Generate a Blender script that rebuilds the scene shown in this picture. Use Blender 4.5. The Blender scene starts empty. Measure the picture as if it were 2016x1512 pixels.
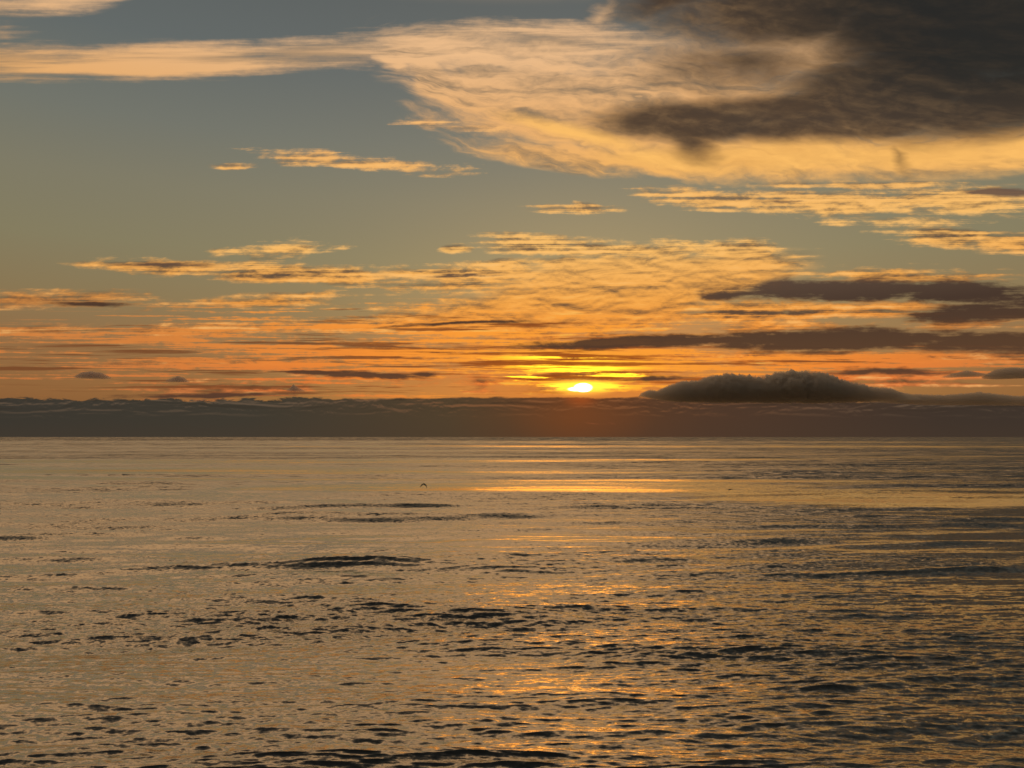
import bpy, bmesh, math, random
import numpy as np
from mathutils import Vector, Matrix

random.seed(7)
rng = np.random.default_rng(11)
scene = bpy.context.scene
COL = scene.collection

# ------------------------------------------------------------------ camera, world, sun, exposure
CAM_H = 18.0                      # eye height above the sea
PITCH = math.atan(104 / 1512)     # the camera looks a little above the horizon
cam_data = bpy.data.cameras.new('camera')
cam_data.sensor_width = 36.0
cam_data.lens = 27.0
cam_data.clip_start = 0.1
cam_data.clip_end = 400000.0
cam = bpy.data.objects.new('camera', cam_data)
COL.objects.link(cam)
cam.location = (0, 0, CAM_H)
cam.rotation_euler = (math.pi / 2 + PITCH, 0, 0)
scene.camera = cam

scene.view_settings.view_transform = 'Standard'
scene.view_settings.look = 'None'
scene.view_settings.exposure = 0.0
scene.view_settings.gamma = 1.0
scene.view_settings.use_curve_mapping = False
scene.cycles.use_denoising = True
scene.cycles.max_bounces = 10
scene.cycles.transparent_max_bounces = 48
scene.cycles.volume_bounces = 8
scene.cycles.glossy_bounces = 3
scene.cycles.caustics_reflective = False
scene.cycles.caustics_refractive = False


def direction(px, py):
    """Compass direction in which a point of the sky stands."""
    x, z = (px - 1008) / 1512, (756 - py) / 1512
    c, s = math.cos(PITCH), math.sin(PITCH)
    return Vector((x, c - z * s, s + z * c)).normalized()


def azel(px, py):
    """The same as bearing and tilt: tilt is how far the level great circle through that point leans up from the horizon."""
    d = direction(px, py)
    return math.degrees(math.atan2(d.x, d.y)), math.degrees(math.atan2(d.z, d.y))


SUN_AZ, SUN_EL = azel(1146, 764)


def lin(h):
    h = h.lstrip('#')
    out = []
    for i in (0, 2, 4):
        c = int(h[i:i + 2], 16) / 255
        out.append(c / 12.92 if c <= 0.04045 else ((c + 0.055) / 1.055) ** 2.4)
    return tuple(out)


class S:
    """A value or colour socket that can be used in formulas."""
    tree = None

    def __init__(self, sock):
        self.s = sock

    def _m(self, op, a, b=None, clamp=False):
        n = S.tree.nodes.new('ShaderNodeMath')
        n.operation = op
        n.use_clamp = clamp
        put(n.inputs[0], a)
        if b is not None:
            put(n.inputs[1], b)
        return S(n.outputs[0])

    def __add__(self, o): return self._m('ADD', self, o)
    def __radd__(self, o): return self._m('ADD', o, self)
    def __sub__(self, o): return self._m('SUBTRACT', self, o)
    def __rsub__(self, o): return self._m('SUBTRACT', o, self)
    def __mul__(self, o): return self._m('MULTIPLY', self, o)
    def __rmul__(self, o): return self._m('MULTIPLY', o, self)
    def __truediv__(self, o): return self._m('DIVIDE', self, o)
    def __rtruediv__(self, o): return self._m('DIVIDE', o, self)
    def __pow__(self, o): return self._m('POWER', self, o)
    def __neg__(self): return self._m('MULTIPLY', self, -1.0)
    def max(self, o): return self._m('MAXIMUM', self, o)
    def min(self, o): return self._m('MINIMUM', self, o)
    def abs(self): return self._m('ABSOLUTE', self)
    def sat(self): return self._m('ADD', self, 0.0, True)
    def fn(self, op, o=None): return self._m(op, self, o)

    def smooth(self, a, b, c=0.0, d=1.0):
        n = S.tree.nodes.new('ShaderNodeMapRange')
        n.interpolation_type = 'SMOOTHSTEP'
        put(n.inputs['Value'], self)
        for k, v in (('From Min', a), ('From Max', b), ('To Min', c), ('To Max', d)):
            put(n.inputs[k], v)
        return S(n.outputs['Result'])


def put(inp, v):
    if isinstance(v, S):
        S.tree.links.new(v.s, inp)
    elif isinstance(v, (tuple, list)):
        inp.default_value = tuple(v) + ((1.0,) if len(inp.default_value) == 4 and len(v) == 3 else ())
    else:
        inp.default_value = v


def xyz(x, y, z=0.0):
    n = S.tree.nodes.new('ShaderNodeCombineXYZ')
    for i, v in enumerate((x, y, z)):
        put(n.inputs[i], v)
    return S(n.outputs[0])


def split(v):
    n = S.tree.nodes.new('ShaderNodeSeparateXYZ')
    put(n.inputs[0], v)
    return S(n.outputs[0]), S(n.outputs[1]), S(n.outputs[2])


def noise(vec, scale=1.0, detail=4.0, rough=0.55, dist=0.0, colour=False, dims='3D'):
    n = S.tree.nodes.new('ShaderNodeTexNoise')
    n.noise_dimensions = dims
    put(n.inputs['Vector'], vec)
    n.inputs['Scale'].default_value = scale
    n.inputs['Detail'].default_value = detail
    n.inputs['Roughness'].default_value = rough
    n.inputs['Distortion'].default_value = dist
    return S(n.outputs['Color' if colour else 'Fac'])


def mix(f, a, b, blend='MIX'):
    n = S.tree.nodes.new('ShaderNodeMix')
    n.data_type = 'RGBA'
    n.blend_type = blend
    n.clamp_factor = True
    put(n.inputs[0], f)
    put(n.inputs[6], a)
    put(n.inputs[7], b)
    return S(n.outputs[2])


def mix_v(f, a, b):
    return f * (b - a) + a


def ramp(f, stops, lo, hi):
    """Colour by value; stops are (value, '#hex')."""
    g = S.tree.nodes.new('ShaderNodeMapRange')
    put(g.inputs['Value'], f)
    g.inputs['From Min'].default_value = lo
    g.inputs['From Max'].default_value = hi
    n = S.tree.nodes.new('ShaderNodeValToRGB')
    S.tree.links.new(g.outputs[0], n.inputs[0])
    els = n.color_ramp.elements
    while len(els) < len(stops):
        els.new(0.5)
    for e, (p, c) in zip(els, stops):
        e.position = (p - lo) / (hi - lo)
    for e, (p, c) in zip(els, stops):
        e.color = lin(c) + (1.0,)
    return S(n.outputs[0])


def blob(vec, px, py, rx, ry, rot=0.0, w=1.0):
    """An elliptical cloud patch of the sky map: 1 at its middle, 0 at its rim."""
    a, e = azel(px, py)
    a2, _ = azel(px + 5, py)
    _, e2 = azel(px, py - 5)
    ka, ke = (a2 - a) / 5, (e2 - e) / 5
    m = S.tree.nodes.new('ShaderNodeMapping')
    m.vector_type = 'TEXTURE'
    put(m.inputs['Vector'], vec)
    m.inputs['Location'].default_value = (a, e, 0)
    m.inputs['Rotation'].default_value = (0, 0, math.radians(rot))
    m.inputs['Scale'].default_value = (rx * ka, ry * ke, 1)
    g = S.tree.nodes.new('ShaderNodeTexGradient')
    g.gradient_type = 'SPHERICAL'
    S.tree.links.new(m.outputs[0], g.inputs[0])
    r = S(g.outputs['Fac'])
    return r if w == 1.0 else r * w


def blobs(vec, items):
    out = None
    for it in items:
        b = blob(vec, *it)
        out = b if out is None else out.max(b)
    return out


SKY_STRENGTH = 0.1


def build_world():
    world = bpy.data.worlds.new('World')
    scene.world = world
    world.use_nodes = True
    t = world.node_tree
    t.nodes.clear()
    S.tree = t
    tc = t.nodes.new('ShaderNodeTexCoord')
    d = S(tc.outputs['Generated'])
    x, y, z = split(d)
    deg = 180 / math.pi
    u = x.fn('ARCTAN2', y) * deg
    v = z.fn('ARCTAN2', y) * deg
    vp = (z.fn('ARCSINE') * deg).max(0.0)
    uv = xyz(u, v)

    # warped sky map: ragged, wind-drawn edges
    w1 = noise(xyz(u * 0.09, v * 0.30), 1.0, 4.0, 0.6, colour=True)
    wx, wy, wz = split(w1)
    uvw = xyz(u + (wx - 0.5) * 5.0, v + (wy - 0.5) * 1.6)
    uvb = xyz(u + (wx - 0.5) * 4.0, v + (wy - 0.5) * 0.5)
    uvs = xyz(u + (wx - 0.5) * 4.0, v + (wy - 0.5) * 0.9)

    # cloud texture, read here and again a little nearer the sun so that the lit sides can be told from the shaded ones
    to_sun = (u * -1.0 + SUN_AZ) * 0.012

    def fibres(uu, vv, detail):      # drawn-out fibres sinking to the right
        return noise(xyz((uu - vv * 0.25) * 0.085, (vv + uu * 0.16) * 0.62 + wy * 0.9, wz * 0.7), 1.0, detail, 0.60, 0.25)

    tip_u, tip_v = azel(560, 100)

    def fan(uu, vv, detail):         # strands fanning out from the plume's tip
        a, b = uu - tip_u, vv - tip_v
        r = (a * a + b * b).fn('SQRT')
        th = b.fn('ARCTAN2', a)
        return noise(xyz(r * 0.055, th * 9.0 + wy * 1.5, wz * 0.6), 1.0, detail, 0.62, 0.35)

    def billows(uu, vv, detail):
        return noise(xyz(uu * 0.34, vv * 0.75, wx), 1.0, detail, 0.60, 0.4)

    def level(uu, vv, detail):       # thin level streaks
        return noise(xyz(uu * 0.045, vv * 1.9 - uu * 0.012, wy * 0.8), 1.0, detail, 0.62, 0.3)

    fib, puff, strk = fibres(u, v, 9.0), billows(u, v, 8.0), level(u, v, 8.0)
    fib_s, puff_s, strk_s = fibres(u + to_sun, v - 0.42, 5.0), billows(u + to_sun, v - 0.42, 5.0), level(u + to_sun, v - 0.20, 5.0)
    strand, strand_s = fan(u + wx * 2.0, v + wy, 9.0), fan(u + wx * 2.0 + to_sun, v + wy - 0.42, 5.0)
    silk = noise(xyz(u * 0.05, v * 0.9 - u * 0.004, 7.0), 1.0, 8.0, 0.62, 0.2)
    fine = noise(xyz(u * 1.0, v * 2.6, 5.0), 1.0, 6.0, 0.66, 0.3)
    diag = noise(xyz(u * 0.28 + v * 0.55, v * 1.25 - u * 0.16, 8.0), 1.0, 8.0, 0.62, 0.4)
    diag_s = noise(xyz(u * 0.28 + (v - 0.25) * 0.55, (v - 0.25) * 1.25 - u * 0.16, 8.0), 1.0, 5.0, 0.62, 0.4)
    strk2 = noise(xyz(u * 0.10 + 31.0, v * 3.4 + u * 0.02, wx * 0.6), 1.0, 6.0, 0.60, 0.2)

    # distance from the sun, in degrees, wider sideways
    du, dv = u - SUN_AZ, v - SUN_EL
    sun_r = (du * du + dv * dv).fn('SQRT')
    sun_w = (du * du * 0.16 + dv * dv).fn('SQRT')

    # ---- clear air
    sky = t.nodes.new('ShaderNodeTexSky')
    sky.sky_type = 'NISHITA'
    sky.sun_disc = False
    sky.sun_elevation = math.radians(SUN_EL)
    sky.sun_rotation = math.radians(SUN_AZ)
    sky.air_density = 1.0
    sky.dust_density = 2.0
    nishita = mix(1.0, S(sky.outputs[0]), (SKY_STRENGTH,) * 3, 'MULTIPLY')
    air = ramp(vp, [(0, '#7e5034'), (3.2, '#8f5f38'), (6, '#93683f'), (9.5, '#8b7650'), (13, '#877e5e'),
                    (17, '#827d66'), (21, '#75776c'), (26, '#656b69'), (36, '#565a5a'), (50, '#3a3c3c'), (90, '#222628')], 0, 90)
    air = mix(0.10, mix(0.05, air, lin('#101010')), nishita)
    back = y.smooth(-0.5, 0.5)
    air = mix(back, mix(0.5, air, lin('#33393e')), air)
    air = mix(sun_w.smooth(9.0, 0.0) * 0.7, air, lin('#cf6c26'))
    col = air

    # ---- colour that the low sun gives lit cloud, and cloud in its own shade
    lit = ramp(vp, [(0, '#c8582c'), (3.0, '#e8743a'), (4.2, '#ee7c32'), (5.5, '#f28c36'), (7.5, '#f69638'), (10, '#f8a748'), (14, '#fcbf69'),
                    (19, '#f6b564'), (23, '#edb272'), (27, '#eebd8a'), (44, '#ecc298'), (52, '#8c7c6a'), (90, '#4a4844')], 0, 90)
    lit = mix(du.abs().smooth(12.0, 36.0) * vp.smooth(13.0, 7.0) * 0.7, lit, lin('#b67a46'))
    lit = mix(sun_w.smooth(3.5, 0.3) * 0.7, lit, lin('#ffa830'))
    grey = ramp(vp, [(0, '#4a3526'), (4, '#5d402c'), (9, '#5a4334'), (14, '#6c5743'), (20, '#8a7358'), (28, '#8c7862'), (40, '#80705f'), (52, '#4a4642'), (90, '#303030')], 0, 90)

    near = sun_w.smooth(9.0, 1.0)

    # ---- high thin cirrus: the long level band, and the great plume
    band = blobs(uvb, [
        (-40, 122, 460, 52, -1, 1.15), (330, 120, 480, 46, 1, 1.25), (640, 106, 380, 42, 3, 1.1), (850, 82, 330, 56, 5, 1.0),
        (-60, 40, 360, 70, 16, .66), (1080, 84, 330, 60, -3, 1.0), (90, 10, 230, 50, 12, .6),
    ])
    a = (band * 1.2 + (silk - 0.5) * 2.4 + (fib - 0.5) * 0.6 + (fine - 0.5) * 0.5).smooth(0.08, 1.1) * band.smooth(0.0, 0.2)
    shade = ((silk - 0.5) * 4.5 + 0.62).smooth(0.0, 1.0)
    col = mix(a * 0.92, col, mix(shade, mix(0.35, grey, lit), lit))

    # unseen veil of thin cloud overhead, added to brighten what the sea reflects
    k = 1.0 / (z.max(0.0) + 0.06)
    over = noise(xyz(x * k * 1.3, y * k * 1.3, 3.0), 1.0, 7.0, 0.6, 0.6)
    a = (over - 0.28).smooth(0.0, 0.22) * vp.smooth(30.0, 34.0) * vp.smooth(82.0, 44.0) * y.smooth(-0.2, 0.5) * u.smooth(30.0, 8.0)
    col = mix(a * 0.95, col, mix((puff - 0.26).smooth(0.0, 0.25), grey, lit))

    plume = blobs(uvw, [
        (960, 150, 260, 110, -10, 1.15), (880, 140, 190, 66, -26, 1.0), (1130, 190, 330, 130, -12, 1.4), (1330, 150, 330, 130, 0, 1.2),
        (1080, 256, 330, 46, -10, 1.2), (1320, 300, 260, 74, -6, 1.35), (1560, 298, 330, 72, 3, 1.45), (1880, 298, 360, 62, 2, 1.4),
        (1010, 250, 220, 40, -6, .95), (1150, 312, 320, 42, -7, 1.15), (1290, 336, 140, 26, -9, 1.15),
        (1172, 38, 60, 34, 30, .7), (1560, 110, 400, 170, 5, .9), (830, 140, 110, 54, -34, 1.5), (890, 178, 140, 44, -26, 1.4), (785, 130, 66, 30, -24, 1.2), (1020, 222, 200, 40, -18, 1.2),
    ])
    tex = (strand - 0.5) * 2.2 + (puff - 0.5) * 0.6
    tex_s = (strand_s - 0.5) * 2.2 + (puff_s - 0.5) * 0.6
    a = (plume * 1.1 + tex * 1.15).smooth(0.08, 1.05) * plume.smooth(0.0, 0.25)
    relief = (tex - tex_s) * 0.9 - tex_s * 0.7 - plume * 0.10 + 0.86
    col = mix(a * 0.95, col, mix(relief.smooth(0.0, 0.95), grey, lit))

    hem = blobs(uvs, [(1330, 318, 240, 40, -3, 1.1), (1520, 308, 330, 46, 2, 1.3), (1800, 303, 380, 40, 1, 1.2), (2050, 296, 250, 36, 0, 1.2), (1150, 268, 260, 26, -13, .9)])
    col = mix((hem * 1.2 + (strand - 0.5) * 1.1 + (puff - 0.5) * 0.5).smooth(0.1, 1.2) * hem.smooth(0.0, 0.3) * 0.92, col, mix((strand - 0.5) * 2.8 + 0.62, lin('#cf9450'), lin('#fec068')))

    # ---- broken bright streaks, each where it floats
    streaks = blobs(uvs, [
        (600, 312, 170, 22, -5, 1.1), (850, 242, 150, 13, 1, .8), (940, 250, 110, 14, -3, .8), (740, 325, 170, 24, -4, 1.1), (880, 333, 110, 20, 0, .8), (460, 326, 60, 12, 0, .6),
        (1130, 408, 120, 18, 0, .9), (1160, 404, 60, 14, -6, 1.1),
        (1420, 396, 220, 30, -4, 1.2), (1650, 400, 320, 38, -2, 1.3), (1900, 400, 260, 44, -3, 1.2), (1700, 362, 300, 15, 0, .9),
        (1660, 441, 80, 14, 0, .9), (1870, 455, 220, 46, -6, 1.0), (1990, 480, 180, 42, -5, .95),
        (1050, 485, 150, 34, -4, 1.2), (1230, 492, 290, 34, 0, 1.2), (1450, 497, 170, 38, -3, 1.3), (895, 491, 44, 14, 0, 1.0),
        (560, 490, 170, 26, 4, 1.05), (330, 526, 220, 24, -2, 1.2), (620, 540, 380, 28, -3, 1.3), (950, 545, 400, 38, 0, 1.3),
        (1200, 565, 420, 110, 4, 1.45), (1380, 540, 270, 70, 6, 1.25), (1130, 605, 470, 90, 3, 1.4), (1000, 640, 600, 90, 1, 1.1), (1480, 610, 280, 34, 0, 1.1),
        (1750, 540, 320, 26, 0, 1.1), (1650, 612, 340, 26, 1, 1.1), (1900, 640, 260, 22, 3, 1.1), (1540, 640, 240, 20, 0, 1.0),
        (80, 590, 300, 30, 2, .95), (500, 592, 380, 22, 2, .95), (60, 650, 340, 24, 3, .9), (420, 650, 380, 28, 2, 1.05),
        (780, 640, 380, 34, 2, 1.1), (1020, 660, 340, 22, 2, 1.2), (450, 715, 340, 20, -1, .8), (250, 718, 190, 14, 1, .7),
        (800, 695, 480, 32, 0, .85), (1150, 702, 470, 36, 0, 1.1), (1500, 705, 400, 32, 0, 1.1), (1850, 705, 340, 26, 0, 1.0),
        (760, 745, 380, 26, 0, .85), (1100, 748, 360, 40, 0, 1.1), (1750, 745, 380, 34, -2, 1.0), (450, 760, 340, 24, 0, .7),
    ])
    tex = (strk - 0.5) * 2.2 + (puff - 0.5) * 1.5 + (diag - 0.5) * 1.0 + (fine - 0.5) * 0.8
    tex_s = (strk_s - 0.5) * 2.2 + (puff_s - 0.5) * 1.5 + (diag_s - 0.5) * 1.0
    a = (streaks * 1.2 + tex).smooth(0.26, 1.05) * streaks.smooth(0.0, 0.25)
    relief = (tex - tex_s) * 0.9 - tex_s * 0.5 + 0.62
    zone = blobs(uvs, [(1200, 572, 330, 88, 5, 1.3), (1380, 545, 260, 60, 8, 1.2), (1080, 610, 340, 60, 3, 1.1)]).smooth(0.05, 0.6)
    relief = relief * (1.0 - zone * 0.8) + ((diag - diag_s) * 2.2 - (diag - 0.5) * 0.8 + 0.66) * zone * 0.8
    a = (a.max(zone * ((diag - 0.5) * 2.0 + 1.0).smooth(0.1, 0.9)))
    col = mix(a * 0.95, col, mix(relief.smooth(0.0, 0.9), grey, lit))
    col = mix(a * relief.smooth(0.7, 1.3) * 0.6, col, mix(near, lin('#fcc274'), lin('#ffcc48')))

    # ---- level streaks low over the sun, some of them burning yellow
    low = blobs(uvs, [(700, 690, 900, 120, 1, 1.0), (1150, 715, 420, 70, 0, 1.4), (1650, 715, 560, 45, 0, 1.0), (150, 700, 700, 80, 2, .55)])
    a = (low * 0.9 + (strk2 - 0.5) * 5.2 + (fine - 0.5) * 1.6).smooth(0.42, 1.0) * low.smooth(0.0, 0.3)
    col = mix(a * 0.92, col, mix(near, mix(0.12, lit, lin('#ff7a20')), lin('#ffa436')))
    gold = blobs(uvs, [(1130, 722, 200, 22, 0, .9), (1180, 735, 150, 12, 0, 1.2), (1050, 741, 110, 14, 0, 1.1), (1146, 762, 140, 16, 0, 1.1), (1130, 704, 240, 10, 0, .8)])
    a = (gold * 1.0 + (strk2 - 0.5) * 5.5 + (fine - 0.5) * 1.2).smooth(0.45, 0.75) * gold.smooth(0.0, 0.35)
    col = mix(a * 0.97, col, mix(gold.smooth(0.25, 0.8), (1.25, 0.50, 0.035), (2.6, 1.45, 0.06)))
    dark = (low * 0.55 + (strk - 0.5) * 2.4 + (strk2 - 0.5) * -3.6).smooth(0.44, 0.86) * low.smooth(0.0, 0.35)
    col = mix(dark * 0.85, col, mix(near, lin('#754527'), lin('#9a4a14')))

    # ---- the sun, half veiled
    disc = blobs(uv, [(1148, 763, 21, 10, 0, 1.2), (1134, 766, 20, 5, 0, .8)])
    disc = disc + (strk2 - 0.5) * disc.smooth(0.0, 0.3) * 0.9
    glow = blob(uv, 1146, 763, 95, 24, 0)
    sunlight = disc.smooth(0.0, 0.75)
    col = mix(glow.smooth(0.1, 1.0) * 0.85, col, (1.7, 0.82, 0.08))
    col = mix(sunlight, col, (8.0, 6.6, 4.2))

    # ---- grey cloud in front: the great mass at upper right and the long bars
    mass = blobs(uvw, [
        (1900, 60, 480, 190, 0, 1.5), (1560, 20, 420, 120, 4, 1.15), (1780, 170, 420, 110, 4, 1.3), (1330, 0, 240, 60, 10, .8),
        (1640, 225, 430, 66, 2, 1.7), (1370, 240, 270, 52, 2, 1.4), (1330, 270, 110, 50, -30, .8), (1780, 300, 30, 60, 0, .5), (1900, 225, 300, 80, 6, 1.1), (1450, 120, 300, 90, 0, .75),
        (2350, 0, 600, 300, 0, 1.5), (2200, -350, 800, 420, 0, 1.5), (2000, 180, 300, 90, 6, 1.2),
    ])
    tex = (fib - 0.5) * 0.7 + (puff - 0.5) * 0.7 + (strand - 0.5) * 0.7
    tex_s = (fib_s - 0.5) * 0.7 + (puff_s - 0.5) * 0.7 + (strand_s - 0.5) * 0.7
    core = (mass * 1.45 + tex * 0.9).smooth(-0.05, 1.2) * mass.smooth(0.0, 0.2)
    far_right = blob(uv, 1980, 20, 800, 300, 0).smooth(0.0, 0.65)
    masscol = mix(far_right, lin('#4b3c30'), lin('#262523'))
    tan = ((tex - tex_s) * 1.2 - tex * 0.5 + 0.25).smooth(0.1, 0.9)
    masscol = mix(tan * (1.0 - far_right * 0.9) * 0.85, masscol, lin('#a68258'))
    col = mix(core * 0.97, col, masscol)

    bars = blobs(uvs, [
        (1640, 570, 290, 34, 1, 1.3), (1880, 572, 230, 34, -2, 1.3), (1460, 578, 130, 14, 3, 1.0),
        (1930, 618, 210, 34, 6, 1.3), (2080, 600, 160, 60, 6, 1.3), (1640, 668, 360, 34, 1, 1.45), (1260, 672, 360, 17, 2, 1.2), (1960, 675, 300, 30, -1, 1.3),
        (1970, 380, 100, 14, 0, 1.1), (1540, 396, 80, 7, 0, .5),
        (330, 522, 130, 8, -1, .8), (900, 545, 160, 7, 2, .7), (180, 598, 130, 8, 1, .75), (900, 638, 300, 6, 2, .8), (160, 648, 190, 5, 2, .6),
        (740, 742, 170, 12, -1, 1.2), (620, 737, 110, 6, -2, .9), (830, 738, 50, 10, 0, .9), (420, 779, 260, 7, 1, .9), (1740, 732, 200, 13, 0, .9),
        (1290, 745, 90, 8, 1, .9),
    ])
    a = (bars * 1.4 + (strk - 0.5) * 1.8 + (puff - 0.5) * 1.4 + (diag - 0.5) * 1.5 + (fine - 0.5) * 0.8).smooth(0.22, 1.0)
    a = a * bars.smooth(0.0, 0.15)
    barcol = ramp(vp, [(0, '#4a3528'), (3, '#553a2c'), (6, '#553c2b'), (9, '#43322a'), (14, '#6d5647'), (30, '#6d5647')], 0, 30)
    col = mix(a * 0.96, col, barcol)

    # ---- low cloud bank lying along the horizon
    top = azel(1008, 782)[1]
    b1 = noise(xyz(u * 0.16, 3.0, v * 0.5), 1.0, 9.0, 0.66, 0.3)
    b2 = noise(xyz(u * 0.55, 13.0, v * 1.6), 1.0, 8.0, 0.62, 0.5)
    flat = blob(uv, 1000, 782, 420, 300, 0).smooth(0.0, 0.5)
    bank = (top - 0.12 * (1.0 - flat) + (b1 - 0.5) * mix_v(flat, 1.8, 0.4) + (b2 - 0.5) * mix_v(flat, 1.3, 0.35) - v).smooth(-0.04, 0.12)
    side = (du * du).fn('SQRT')
    bankcol = ramp(du, [(-45, '#3a362f'), (-24, '#403a30'), (-10, '#50402d'), (-1, '#643f25'), (9, '#50392a'), (24, '#40342b'), (45, '#3a332d')], -45, 45)
    lump = noise(xyz(u * 0.26, v * 1.5, 2.0), 1.0, 9.0, 0.68, 0.6)
    lump_s = noise(xyz(u * 0.26, (v + 0.16) * 1.5, 2.0), 1.0, 6.0, 0.68, 0.6)
    rim = (lump - lump_s).smooth(0.0, 0.13) * v.smooth(1.2, 2.5)
    bankcol = mix(rim * 0.6, bankcol, mix(side.smooth(4.0, 24.0), lin('#8f5c38'), lin('#6f5a47')))
    bankcol = mix((lump_s - lump).smooth(0.03, 0.14) * v.smooth(1.5, 2.6) * 0.45, bankcol, lin('#33291f'))
    haze = v.smooth(1.5, 0.0)
    bankcol = mix(haze * 0.2, bankcol, lin('#4b3a2c'))
    halo = blob(uv, 1143, 784, 46, 26, 0)
    bankcol = mix(halo.smooth(0.0, 1.0) * 0.5, bankcol, lin('#c25a1e'))
    shaft = blob(uv, 1143, 815, 150, 80, 0)
    bankcol = mix(shaft * 0.35, bankcol, lin('#8a4a22'))
    gap = blob(uvs, 1180, 832, 50, 5, 0).smooth(0.2, 0.8) * lump.smooth(0.4, 0.6)
    bankcol = mix(gap * 0.7, bankcol, lin('#b0603a'))
    col = mix(bank, col, bankcol)

    bg = t.nodes.new('ShaderNodeBackground')
    out = t.nodes.new('ShaderNodeOutputWorld')
    scaled = mix(1.0, col, (1 / SKY_STRENGTH,) * 3, 'MULTIPLY')
    put(bg.inputs['Color'], scaled)
    bg.inputs['Strength'].default_value = SKY_STRENGTH
    t.links.new(bg.outputs[0], out.inputs[0])


build_world()
scene.world.cycles.sampling_method = 'MANUAL'
scene.world.cycles.sample_map_resolution = 512

sun_data = bpy.data.lights.new('sun', 'SUN')
sun_data.energy = 0.12
sun_data.angle = math.radians(17.0)
sun_data.color = (1.0, 0.36, 0.05)
sun = bpy.data.objects.new('sun', sun_data)
COL.objects.link(sun)
sun.rotation_euler = Vector(direction(1146, 764)).to_track_quat('Z', 'Y').to_euler()


# ------------------------------------------------------------------ sea
def on_sea(px, py):
    """The spot of the sea's surface in line with a point of the picture below the horizon."""
    d = direction(px, py)
    f = CAM_H / -d.z
    return d.x * f, d.y * f


def wave_tile(n, length, lo, hi, slope, seed, spread=2.0, heading=math.radians(-82), power=-3.6):
    """One square of random wind waves between two wavelengths, repeating at its edges."""
    g = np.random.default_rng(seed)
    f = np.fft.fftfreq(n, 1 / n)
    kx, ky = np.meshgrid(f, f, indexing='xy')
    kx, ky = kx * 2 * np.pi / length, ky * 2 * np.pi / length
    kk = np.hypot(kx, ky)
    kk[0, 0] = 1e-9
    klo, khi = 2 * np.pi / hi, 2 * np.pi / lo
    amp = kk ** (power / 2) * np.exp(-(klo / kk) ** 4) * np.exp(-(kk / khi) ** 4)
    ang = np.cos(np.arctan2(ky, kx) - heading)
    amp *= np.abs(ang) ** spread + 0.04
    amp[0, 0] = 0
    h = amp * (g.normal(size=(n, n)) + 1j * g.normal(size=(n, n)))
    height = np.fft.ifft2(h).real
    sx, sy = np.fft.ifft2(1j * kx * h).real, np.fft.ifft2(1j * ky * h).real
    c = slope / math.sqrt((sx ** 2 + sy ** 2).mean())
    dx = np.fft.ifft2(1j * kx / kk * h).real
    dy = np.fft.ifft2(1j * ky / kk * h).real
    return height * c, dx * c, dy * c, length


def sample(tile, x, y):
    n = tile.shape[0]
    fx, fy = np.floor(x).astype(np.int64), np.floor(y).astype(np.int64)
    tx, ty = x - fx, y - fy
    tx, ty = tx * tx * (3 - 2 * tx), ty * ty * (3 - 2 * ty)
    x0, y0, x1, y1 = fx % n, fy % n, (fx + 1) % n, (fy + 1) % n
    return (tile[y0, x0] * (1 - tx) + tile[y0, x1] * tx) * (1 - ty) + (tile[y1, x0] * (1 - tx) + tile[y1, x1] * tx) * ty


def fade(x, a, b):
    t = np.clip((x - a) / (b - a), 0, 1)
    return t * t * (3 - 2 * t)


SLICKS = [  # calm streaks: middle (picture), half length and half width in metres, turn in degrees
    (1330, 968, 190, 34, -12), (1120, 955, 130, 26, -8), (1750, 975, 150, 46, -4), (700, 944, 270, 20, -5), (250, 925, 330, 60, -4), (1260, 879, 900, 140, 0), (650, 907, 500, 60, 3),
]


def calm(x, y, ragged):
    c = np.zeros_like(x)
    for px, py, a, b, rot in SLICKS:
        cx, cy = on_sea(px, py)
        r = math.radians(rot)
        u, v = (x - cx) * math.cos(r) + (y - cy) * math.sin(r), -(x - cx) * math.sin(r) + (y - cy) * math.cos(r)
        c = np.maximum(c, 1 - fade(np.hypot(u / a, v / b) + 0.10 * ragged, 0.55, 1.05))
    return c


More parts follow.
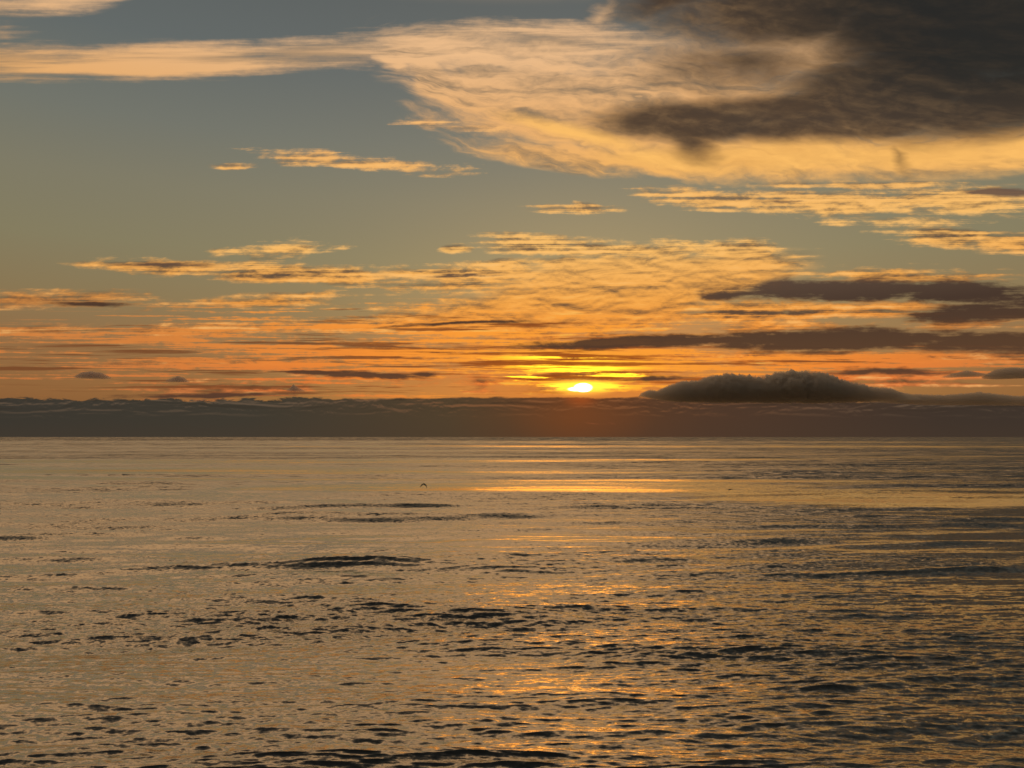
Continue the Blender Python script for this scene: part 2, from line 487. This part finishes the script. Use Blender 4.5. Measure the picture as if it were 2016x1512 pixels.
def build_sea():
    front = np.radians(np.linspace(-42, 42, 860))
    rest = np.radians(np.linspace(42, 318, 110)[1:-1])
    az = np.concatenate([front, rest])
    dep = np.concatenate([np.linspace(76, 27, 50, endpoint=False), np.linspace(27, 0.30, 860, endpoint=False), np.geomspace(0.30, 0.0115, 36)])
    r = CAM_H / np.tan(np.radians(dep))
    A, R = np.meshgrid(az, r)
    X, Y = R * np.sin(A), R * np.cos(A)
    side = 1 - fade(np.abs(A), math.radians(38), math.radians(42))
    gust = wave_tile(256, 300.0, 14.0, 130.0, 1.0, 5, spread=1.0, power=-3.0)[0]
    gust = gust / gust.std()
    q = calm(X, Y, sample(gust, X / 300 * 256 * 0.4 + 77, Y / 300 * 256 * 0.8))
    wind = np.clip(1.0 + 0.20 * sample(gust, X / 300 * 256 * 0.5, Y / 300 * 256), 0.7, 1.6)
    Z = np.zeros_like(X)
    DX, DY = np.zeros_like(X), np.zeros_like(X)
    for (n, L, lo, hi, sl, seed, spread, near_, far_, soft) in (
            (512, 311.0, 12.0, 70.0, 0.062, 21, 3.0, 420, 700, 0.5),
            (512, 97.0, 3.2, 16.0, 0.125, 22, 3.0, 230, 380, 0.75),
            (1024, 61.0, 0.30, 2.6, 0.27, 23, 2.2, 110, 200, 0.85)):
        h, dx, dy, _ = wave_tile(n, L, lo, hi, sl, seed, spread)
        w = (1 - fade(R, near_, far_)) * side * (1 - soft * q)
        if soft:
            w = w * wind
        sx, sy = X / L * n * (0.40 if soft else 0.8), Y / L * n
        Z += w * sample(h, sx, sy)
        DX += w * sample(dx, sx, sy)
        DY += w * sample(dy, sx, sy)
    X, Y = X + 0.9 * DX, Y + 0.9 * DY
    nr, nc = X.shape
    co = np.stack([X, Y, Z], -1).reshape(-1, 3)
    i = np.arange((nr - 1) * nc)
    row, c0 = i // nc, i % nc
    c1 = (c0 + 1) % nc
    quads = np.stack([row * nc + c0, (row + 1) * nc + c0, (row + 1) * nc + c1, row * nc + c1], -1)
    me = bpy.data.meshes.new('sea')
    nv = len(co)
    centre = np.array([[0.0, 0.0, 0.0]])
    co = np.vstack([co, centre])
    tri = np.stack([np.full(nc, nv), np.arange(nc), (np.arange(nc) + 1) % nc], -1)
    me.vertices.add(len(co))
    me.vertices.foreach_set('co', co.astype(np.float32).ravel())
    loops = np.concatenate([quads.ravel(), tri.ravel()]).astype(np.int32)
    me.loops.add(len(loops))
    me.loops.foreach_set('vertex_index', loops)
    starts = np.concatenate([np.arange(len(quads)) * 4, len(quads) * 4 + np.arange(nc) * 3]).astype(np.int32)
    me.polygons.add(len(starts))
    me.polygons.foreach_set('loop_start', starts)
    me.update(calc_edges=True)
    me.validate()
    me.polygons.foreach_set('use_smooth', np.ones(len(me.polygons), dtype=bool))
    ob = bpy.data.objects.new('sea', me)
    COL.objects.link(ob)
    ob['kind'] = 'structure'
    ob['label'] = 'calm rippled sea at sunset reaching to the horizon'
    for name, arr in (('calm', q), ('wind', wind)):
        at = me.attributes.new(name, 'FLOAT', 'POINT')
        at.data.foreach_set('value', np.append(arr.ravel(), 0.0).astype(np.float32))
    me.materials.append(sea_material())
    return ob


def attr(name):
    n = S.tree.nodes.new('ShaderNodeAttribute')
    n.attribute_name = name
    return S(n.outputs['Fac'])


def sea_material():
    m = bpy.data.materials.new('sea_water')
    m.use_nodes = True
    t = m.node_tree
    S.tree = t
    bsdf = t.nodes['Principled BSDF']
    geo = t.nodes.new('ShaderNodeNewGeometry')
    pos = S(geo.outputs['Position'])
    x, y, z = split(pos)
    r = (x * x + y * y).fn('SQRT')
    q, wind = attr('calm'), attr('wind')
    ruffle = wind * (1.0 - q * 0.60)
    # streaks of calmer and rougher water far out
    lane = noise(xyz(x * 0.0012, y * 0.0055), 1.0, 4.0, 0.55)
    lane2 = noise(xyz(x * 0.0002, y * 0.0009, 4.0), 1.0, 3.0, 0.55)
    patch = ((lane - 0.5) * 4.0 + (lane2 - 0.5) * 3.0 + 1.3).max(0.65).min(1.9)
    far = r.smooth(200, 600)
    patch = patch + r.smooth(2600, 5000) * 0.9
    ruffle = ruffle * (1.0 - far + far * patch)

    def slopes(sx, sy, seed, detail, rough=0.55):
        c = noise(xyz(x * sx, y * sy, seed), 1.0, detail, rough, colour=True)
        a, b, _ = split(c)
        return a - 0.5, b - 0.5

    a1, b1 = slopes(1.1, 2.8, 1.0, 4.0, 0.62)        # ripples, everywhere
    a2, b2 = slopes(0.26, 0.55, 2.0, 4.0)        # wind waves where the mesh grows too coarse for them
    a3, b3 = slopes(0.08, 0.26, 3.0, 3.0)
    a4, b4 = slopes(0.016, 0.055, 4.0, 3.0)
    g1 = ruffle * 1.5
    g2 = ruffle * r.smooth(100, 200) * 1.25
    g3 = ruffle * r.smooth(180, 340) * 1.4
    g4 = ruffle * r.smooth(350, 650) * 1.5
    sx = a1 * g1 + a2 * g2 + a3 * g3 + a4 * g4
    sy = b1 * g1 + b2 * g2 + b3 * g3 + b4 * g4
    # at a low view the far slopes of the ripples hide behind the near ones
    inc = S(geo.outputs['Incoming'])
    ix, iy, iz = split(inc)
    il = (ix * ix + iy * iy).fn('SQRT').max(0.001)
    ex, ey = ix / il, iy / il
    away = ((sx * ex + sy * ey).max(0.0)) * 2.0 * iz.smooth(0.26, 0.06)
    away = away + ruffle * iz.smooth(0.20, 0.05, 0.030, 0.115)
    vec = xyz(ex * away - sx, ey * away - sy, 0.0)
    add = t.nodes.new('ShaderNodeVectorMath')
    add.operation = 'ADD'
    t.links.new(geo.outputs['Normal'], add.inputs[0])
    t.links.new(vec.s, add.inputs[1])
    nrm = t.nodes.new('ShaderNodeVectorMath')
    nrm.operation = 'NORMALIZE'
    t.links.new(add.outputs[0], nrm.inputs[0])
    t.nodes.remove(bsdf)
    deep = t.nodes.new('ShaderNodeBsdfDiffuse')
    deep.inputs['Color'].default_value = (0.050, 0.046, 0.040, 1)
    t.links.new(nrm.outputs[0], deep.inputs['Normal'])
    shine = t.nodes.new('ShaderNodeBsdfGlossy')
    shine.distribution = 'GGX'
    shine.inputs['Color'].default_value = (1.0, 0.91, 0.74, 1)
    put(shine.inputs['Roughness'], (ruffle * 0.09 + 0.10).min(0.26))
    t.links.new(nrm.outputs[0], shine.inputs['Normal'])
    dot = t.nodes.new('ShaderNodeVectorMath')
    dot.operation = 'DOT_PRODUCT'
    t.links.new(nrm.outputs[0], dot.inputs[0])
    t.links.new(geo.outputs['Incoming'], dot.inputs[1])
    graze = (1.0 - S(dot.outputs['Value']).max(0.0)) ** 1.08
    mx = t.nodes.new('ShaderNodeMixShader')
    put(mx.inputs[0], graze * 0.96 + 0.03)          # water mirrors more the flatter one looks at it
    t.links.new(deep.outputs[0], mx.inputs[1])
    t.links.new(shine.outputs[0], mx.inputs[2])
    t.links.new(mx.outputs[0], t.nodes['Material Output'].inputs['Surface'])
    return m


build_sea()


# ------------------------------------------------------------------ low clouds that stand clear of the sky behind them
from mathutils import noise as mnoise


def cloud_material(name, colour, density):  # mist lit through and through
    m = bpy.data.materials.new(name)
    m.use_nodes = True
    t = m.node_tree
    S.tree = t
    bsdf = t.nodes['Principled BSDF']
    co = t.nodes.new('ShaderNodeTexCoord')
    t.nodes.remove(bsdf)
    t.nodes.remove(co)
    vol = t.nodes.new('ShaderNodeVolumePrincipled')
    vol.inputs['Color'].default_value = colour + (1,)
    vol.inputs['Density'].default_value = density
    vol.inputs['Anisotropy'].default_value = 0.5
    t.links.new(vol.outputs[0], t.nodes['Material Output'].inputs['Volume'])
    return m


CLOUD_GREY = cloud_material('cloud_grey', (0.962, 0.912, 0.848), 0.0100)
CLOUD_MAUVE = cloud_material('cloud_mauve', (0.92, 0.84, 0.81), 0.0100)


def make_cloud(name, profile, base, dist, label, group, mat, seed, depth=1.0, rough=1.0, columns=260, rings=72, grain=1.3):
    """A heaped cloud: its upper outline, its flatter base, and a rounded body as deep as it is tall, billowed all over."""
    xs = np.array([p[0] for p in profile], float)
    tops = np.array([p[1] for p in profile], float)
    fx = np.linspace(xs[0], xs[-1], columns)
    ft = np.interp(fx, xs, tops)
    ker = np.hanning(9)
    ft = np.convolve(np.pad(ft, 4, mode='edge'), ker / ker.sum(), mode='valid')
    fb = np.full(columns, float(base)) if np.isscalar(base) else np.interp(fx, [b[0] for b in base], [b[1] for b in base])
    cx, cy = (xs[0] + xs[-1]) / 2, float(np.mean(fb))
    d = direction(cx, cy)
    org = d * (dist / math.hypot(d.x, d.y))
    right = Vector((d.y, -d.x, 0)).normalized()
    back = Vector((d.x, d.y, 0)).normalized()
    scale = dist / 1512.0                        # metres to one pixel step at that distance
    verts = []
    off = Vector((seed * 17.3, seed * 5.1, seed * 3.7))
    for i in range(columns):
        t = i / (columns - 1)
        endcap = math.sqrt(max(0.0, 1 - abs(2 * t - 1) ** 6))
        up = max(fb[i] - ft[i], 0.4) * scale * endcap
        mid = (fb[i] + ft[i]) / 2
        half = up / 2 + 0.2
        for j in range(rings):
            a = 2 * math.pi * j / rings
            ca, sa = math.cos(a), math.sin(a)
            zz = half * (sa if sa > 0 else sa * 0.92)
            p = right * ((fx[i] - cx) * scale) + back * (half * 1.6 * depth * ca) + Vector((0, 0, (cy - mid) * scale + zz))
            nrm = (back * ca + Vector((0, 0, sa))).normalized()
            big = half * 1.1
            q = Vector((p.dot(right), p.dot(back), p.z * 1.2)) / max(big * grain, 4 * scale) + off
            f = 0.0
            amp, fr = 1.0, 1.0
            for o in range(5):
                f += amp * (0.45 - abs(mnoise.noise(q * fr)) * 1.5)
                amp *= 0.56
                fr *= 2.05
            lift = f * half * 0.38 * rough * (1.0 if sa > -0.2 else 0.35)
            p = p + nrm * lift
            verts.append(p)
    faces = []
    for i in range(columns - 1):
        for j in range(rings):
            k = (j + 1) % rings
            faces.append((i * rings + j, (i + 1) * rings + j, (i + 1) * rings + k, i * rings + k))
    faces.append(tuple(range(rings)))
    faces.append(tuple(range((columns - 1) * rings, columns * rings))[::-1])
    me = bpy.data.meshes.new(name)
    me.from_pydata([tuple(v) for v in verts], [], faces)
    me.update()
    bm = bmesh.new()
    bm.from_mesh(me)
    bmesh.ops.recalc_face_normals(bm, faces=bm.faces)
    bm.to_mesh(me)
    bm.free()
    me.polygons.foreach_set('use_smooth', np.ones(len(me.polygons), dtype=bool))
    me.materials.append(mat)
    ob = bpy.data.objects.new(name, me)
    COL.objects.link(ob)
    ob.location = org + Vector((0, 0, CAM_H))
    ob['label'] = label
    ob['category'] = 'cloud'
    if group:
        ob['group'] = group
    return ob


LOW = 'dark clouds low over the horizon'
make_cloud('cumulus_cloud', [(1268, 780), (1275, 766), (1292, 761), (1308, 765), (1330, 757), (1355, 751), (1385, 751), (1410, 744), (1440, 741), (1470, 743), (1500, 747), (1530, 742),
                     (1555, 738), (1585, 740), (1612, 743), (1632, 751), (1655, 760), (1672, 761), (1690, 768), (1722, 769), (1745, 779), (1770, 787)],
           [(1268, 782), (1340, 791), (1500, 794), (1600, 796), (1770, 794)], 26000.0,
           'broad dark cumulus cloud with a domed top to the right of the sun', LOW, CLOUD_GREY, 1, columns=420, grain=0.62)
make_cloud('cumulus_cloud', [(1752, 786), (1775, 777), (1800, 770), (1830, 777), (1880, 780), (1930, 777), (1980, 784), (2040, 785), (2120, 793)],
           [(1752, 790), (1850, 796), (2000, 800), (2120, 802)], 27500.0,
           'long low ragged dark cloud resting on the cloud bank at the right edge', LOW, CLOUD_GREY, 2, columns=320, grain=0.8)
make_cloud('small_cloud', [(153, 742), (166, 735), (180, 733), (196, 735), (212, 742)], 746, 25000.0,
           'small flat dark purple cloud, leftmost over the horizon', LOW, CLOUD_MAUVE, 3, columns=110, rings=40, rough=0.4)
make_cloud('small_cloud', [(328, 750), (338, 746), (350, 741), (360, 744), (372, 752)], 753, 25000.0,
           'small ragged dark cloud between the flat purple cloud and the peaked one', LOW, CLOUD_MAUVE, 4, columns=100, rings=40, rough=0.45)
make_cloud('small_cloud', [(564, 768), (572, 764), (578, 757), (584, 762), (600, 769)], 771, 25000.0,
           'tiny peaked dark cloud just above the cloud bank, left of centre', LOW, CLOUD_MAUVE, 5, columns=90, rings=40, rough=0.45)
make_cloud('small_cloud', [(1866, 740), (1885, 735), (1905, 731), (1925, 736), (1945, 741)], 743, 25000.0,
           'small dark cloud above the low ragged cloud, clear of the right edge', LOW, CLOUD_GREY, 6, columns=110, rings=40, rough=0.4)
make_cloud('small_cloud', [(1955, 738), (1975, 729), (2000, 727), (2030, 730), (2070, 738)], 746, 25000.0,
           'small dark cloud cut off by the right edge above the horizon', LOW, CLOUD_GREY, 7, columns=120, rings=40, rough=0.45)


# ------------------------------------------------------------------ birds
def loft(bm, rings):
    """Closed skin through a row of cross-sections of equal length."""
    vs = [[bm.verts.new(p) for p in ring] for ring in rings]
    n = len(vs[0])
    for a, b in zip(vs, vs[1:]):
        for j in range(n):
            bm.faces.new((a[j], a[(j + 1) % n], b[(j + 1) % n], b[j]))
    bm.faces.new(vs[0][::-1])
    bm.faces.new(vs[-1])


def feather_material(name, colour, rough=0.7):
    m = bpy.data.materials.new(name)
    m.use_nodes = True
    S.tree = m.node_tree
    b = m.node_tree.nodes['Principled BSDF']
    co = m.node_tree.nodes.new('ShaderNodeTexCoord')
    n = noise(S(co.outputs['Object']), 18.0, 4.0, 0.6)
    put(b.inputs['Base Color'], mix(n, tuple(c * 0.7 for c in colour), colour))
    b.inputs['Roughness'].default_value = rough
    return m


PLUMAGE = feather_material('dark_plumage', (0.030, 0.024, 0.020))
HORN = feather_material('beak_horn', (0.16, 0.10, 0.04), 0.4)


def make_bird(loc, heading, bank, pitch, wing_pose, label):
    """A gull: one skin for body, wings and tail, looking along +Y; wing_pose is (outward, up) for joint and tip."""
    bm = bmesh.new()
    rings = []
    for y, w, h, z in ((-0.24, .015, .010, .01), (-0.17, .045, .035, .005), (-0.06, .070, .065, 0), (0.05, .075, .075, 0), (0.14, .060, .062, .008),
                       (0.19, .042, .045, .022), (0.235, .044, .046, .034), (0.27, .034, .036, .036), (0.295, .014, .015, .034)):
        rings.append([(w * math.cos(a), y, z + h * math.sin(a)) for a in np.linspace(0, 2 * math.pi, 14, endpoint=False)])
    loft(bm, rings)
    # tail fan
    loft(bm, [[(-.03, -.18, .012), (.03, -.18, .012), (.03, -.18, -.012), (-.03, -.18, -.012)],
              [(-.075, -.36, .010), (.075, -.36, .010), (.075, -.36, -.008), (-.075, -.36, -.008)]])
    (jx, jz), (tx, tz) = wing_pose
    for s in (-1, 1):
        stations = []
        for q in np.linspace(0, 1, 13):
            if q < 0.45:
                t = q / 0.45
                cx, cz, cy = .03 + (jx - .03) * t, .03 + (jz - .03) * t, .03 + .07 * t
            else:
                t = (q - 0.45) / 0.55
                cx, cz, cy = jx + (tx - jx) * t, jz + (tz - jz) * t, .10 - .16 * t ** 1.4
            chord = (.20 - .02 * q / 0.45) if q < 0.45 else .18 * (1 - ((q - .45) / .55) ** 2.2) + .03
            thick = .030 * (1 - q) + .018
            ring = []
            for a in np.linspace(0, 2 * math.pi, 10, endpoint=False):
                ring.append((s * cx, cy - chord * 0.28 + chord * 0.5 * math.cos(a), cz + thick * 0.5 * math.sin(a) * (1.2 if math.sin(a) > 0 else .8)))
            stations.append(ring if s > 0 else ring[::-1])
        loft(bm, stations)
    bmesh.ops.recalc_face_normals(bm, faces=bm.faces)
    me = bpy.data.meshes.new('body')
    bm.to_mesh(me)
    bm.free()
    body = bpy.data.objects.new('body', me)
    COL.objects.link(body)
    mod = body.modifiers.new('one_skin', 'REMESH')
    mod.mode = 'VOXEL'
    mod.voxel_size = 0.009
    mod.use_smooth_shade = True
    dg = bpy.context.evaluated_depsgraph_get()
    skin = bpy.data.meshes.new_from_object(body.evaluated_get(dg))
    body.modifiers.clear()
    body.data = skin
    skin.materials.clear()
    skin.materials.append(PLUMAGE)
    root = bpy.data.objects.new('seabird', None)
    COL.objects.link(root)
    body.parent = root
    bm = bmesh.new()
    loft(bm, [[(.012 * math.cos(a), .283, .031 + .014 * math.sin(a)) for a in np.linspace(0, 2 * math.pi, 8, endpoint=False)],
              [(.008 * math.cos(a), .325, .028 + .009 * math.sin(a)) for a in np.linspace(0, 2 * math.pi, 8, endpoint=False)],
              [(.002 * math.cos(a), .350, .020 + .002 * math.sin(a)) for a in np.linspace(0, 2 * math.pi, 8, endpoint=False)]])
    bmesh.ops.recalc_face_normals(bm, faces=bm.faces)
    bme = bpy.data.meshes.new('beak')
    bm.to_mesh(bme)
    bm.free()
    bme.materials.append(HORN)
    beak = bpy.data.objects.new('beak', bme)
    COL.objects.link(beak)
    beak.parent = root
    root.location = loc
    root.rotation_euler = (pitch, bank, heading)
    root['label'] = label
    root['category'] = 'bird'
    root['group'] = 'seabirds flying low over the sea'
    return root


def in_air(px, py, dist):
    return Vector((0, 0, CAM_H)) + direction(px, py) * dist


make_bird(in_air(836, 954, 88), math.radians(150), math.radians(-8), math.radians(32), ((0.26, -0.02), (0.46, -0.40)),
          'dark seabird with drooping wings over the calm streak left of the sun')
make_bird(in_air(1437, 964, 112), math.radians(200), math.radians(-6), math.radians(14), ((0.28, 0.04), (0.54, 0.0)),
          'dark seabird gliding on level wings over the orange slick right of the sun')
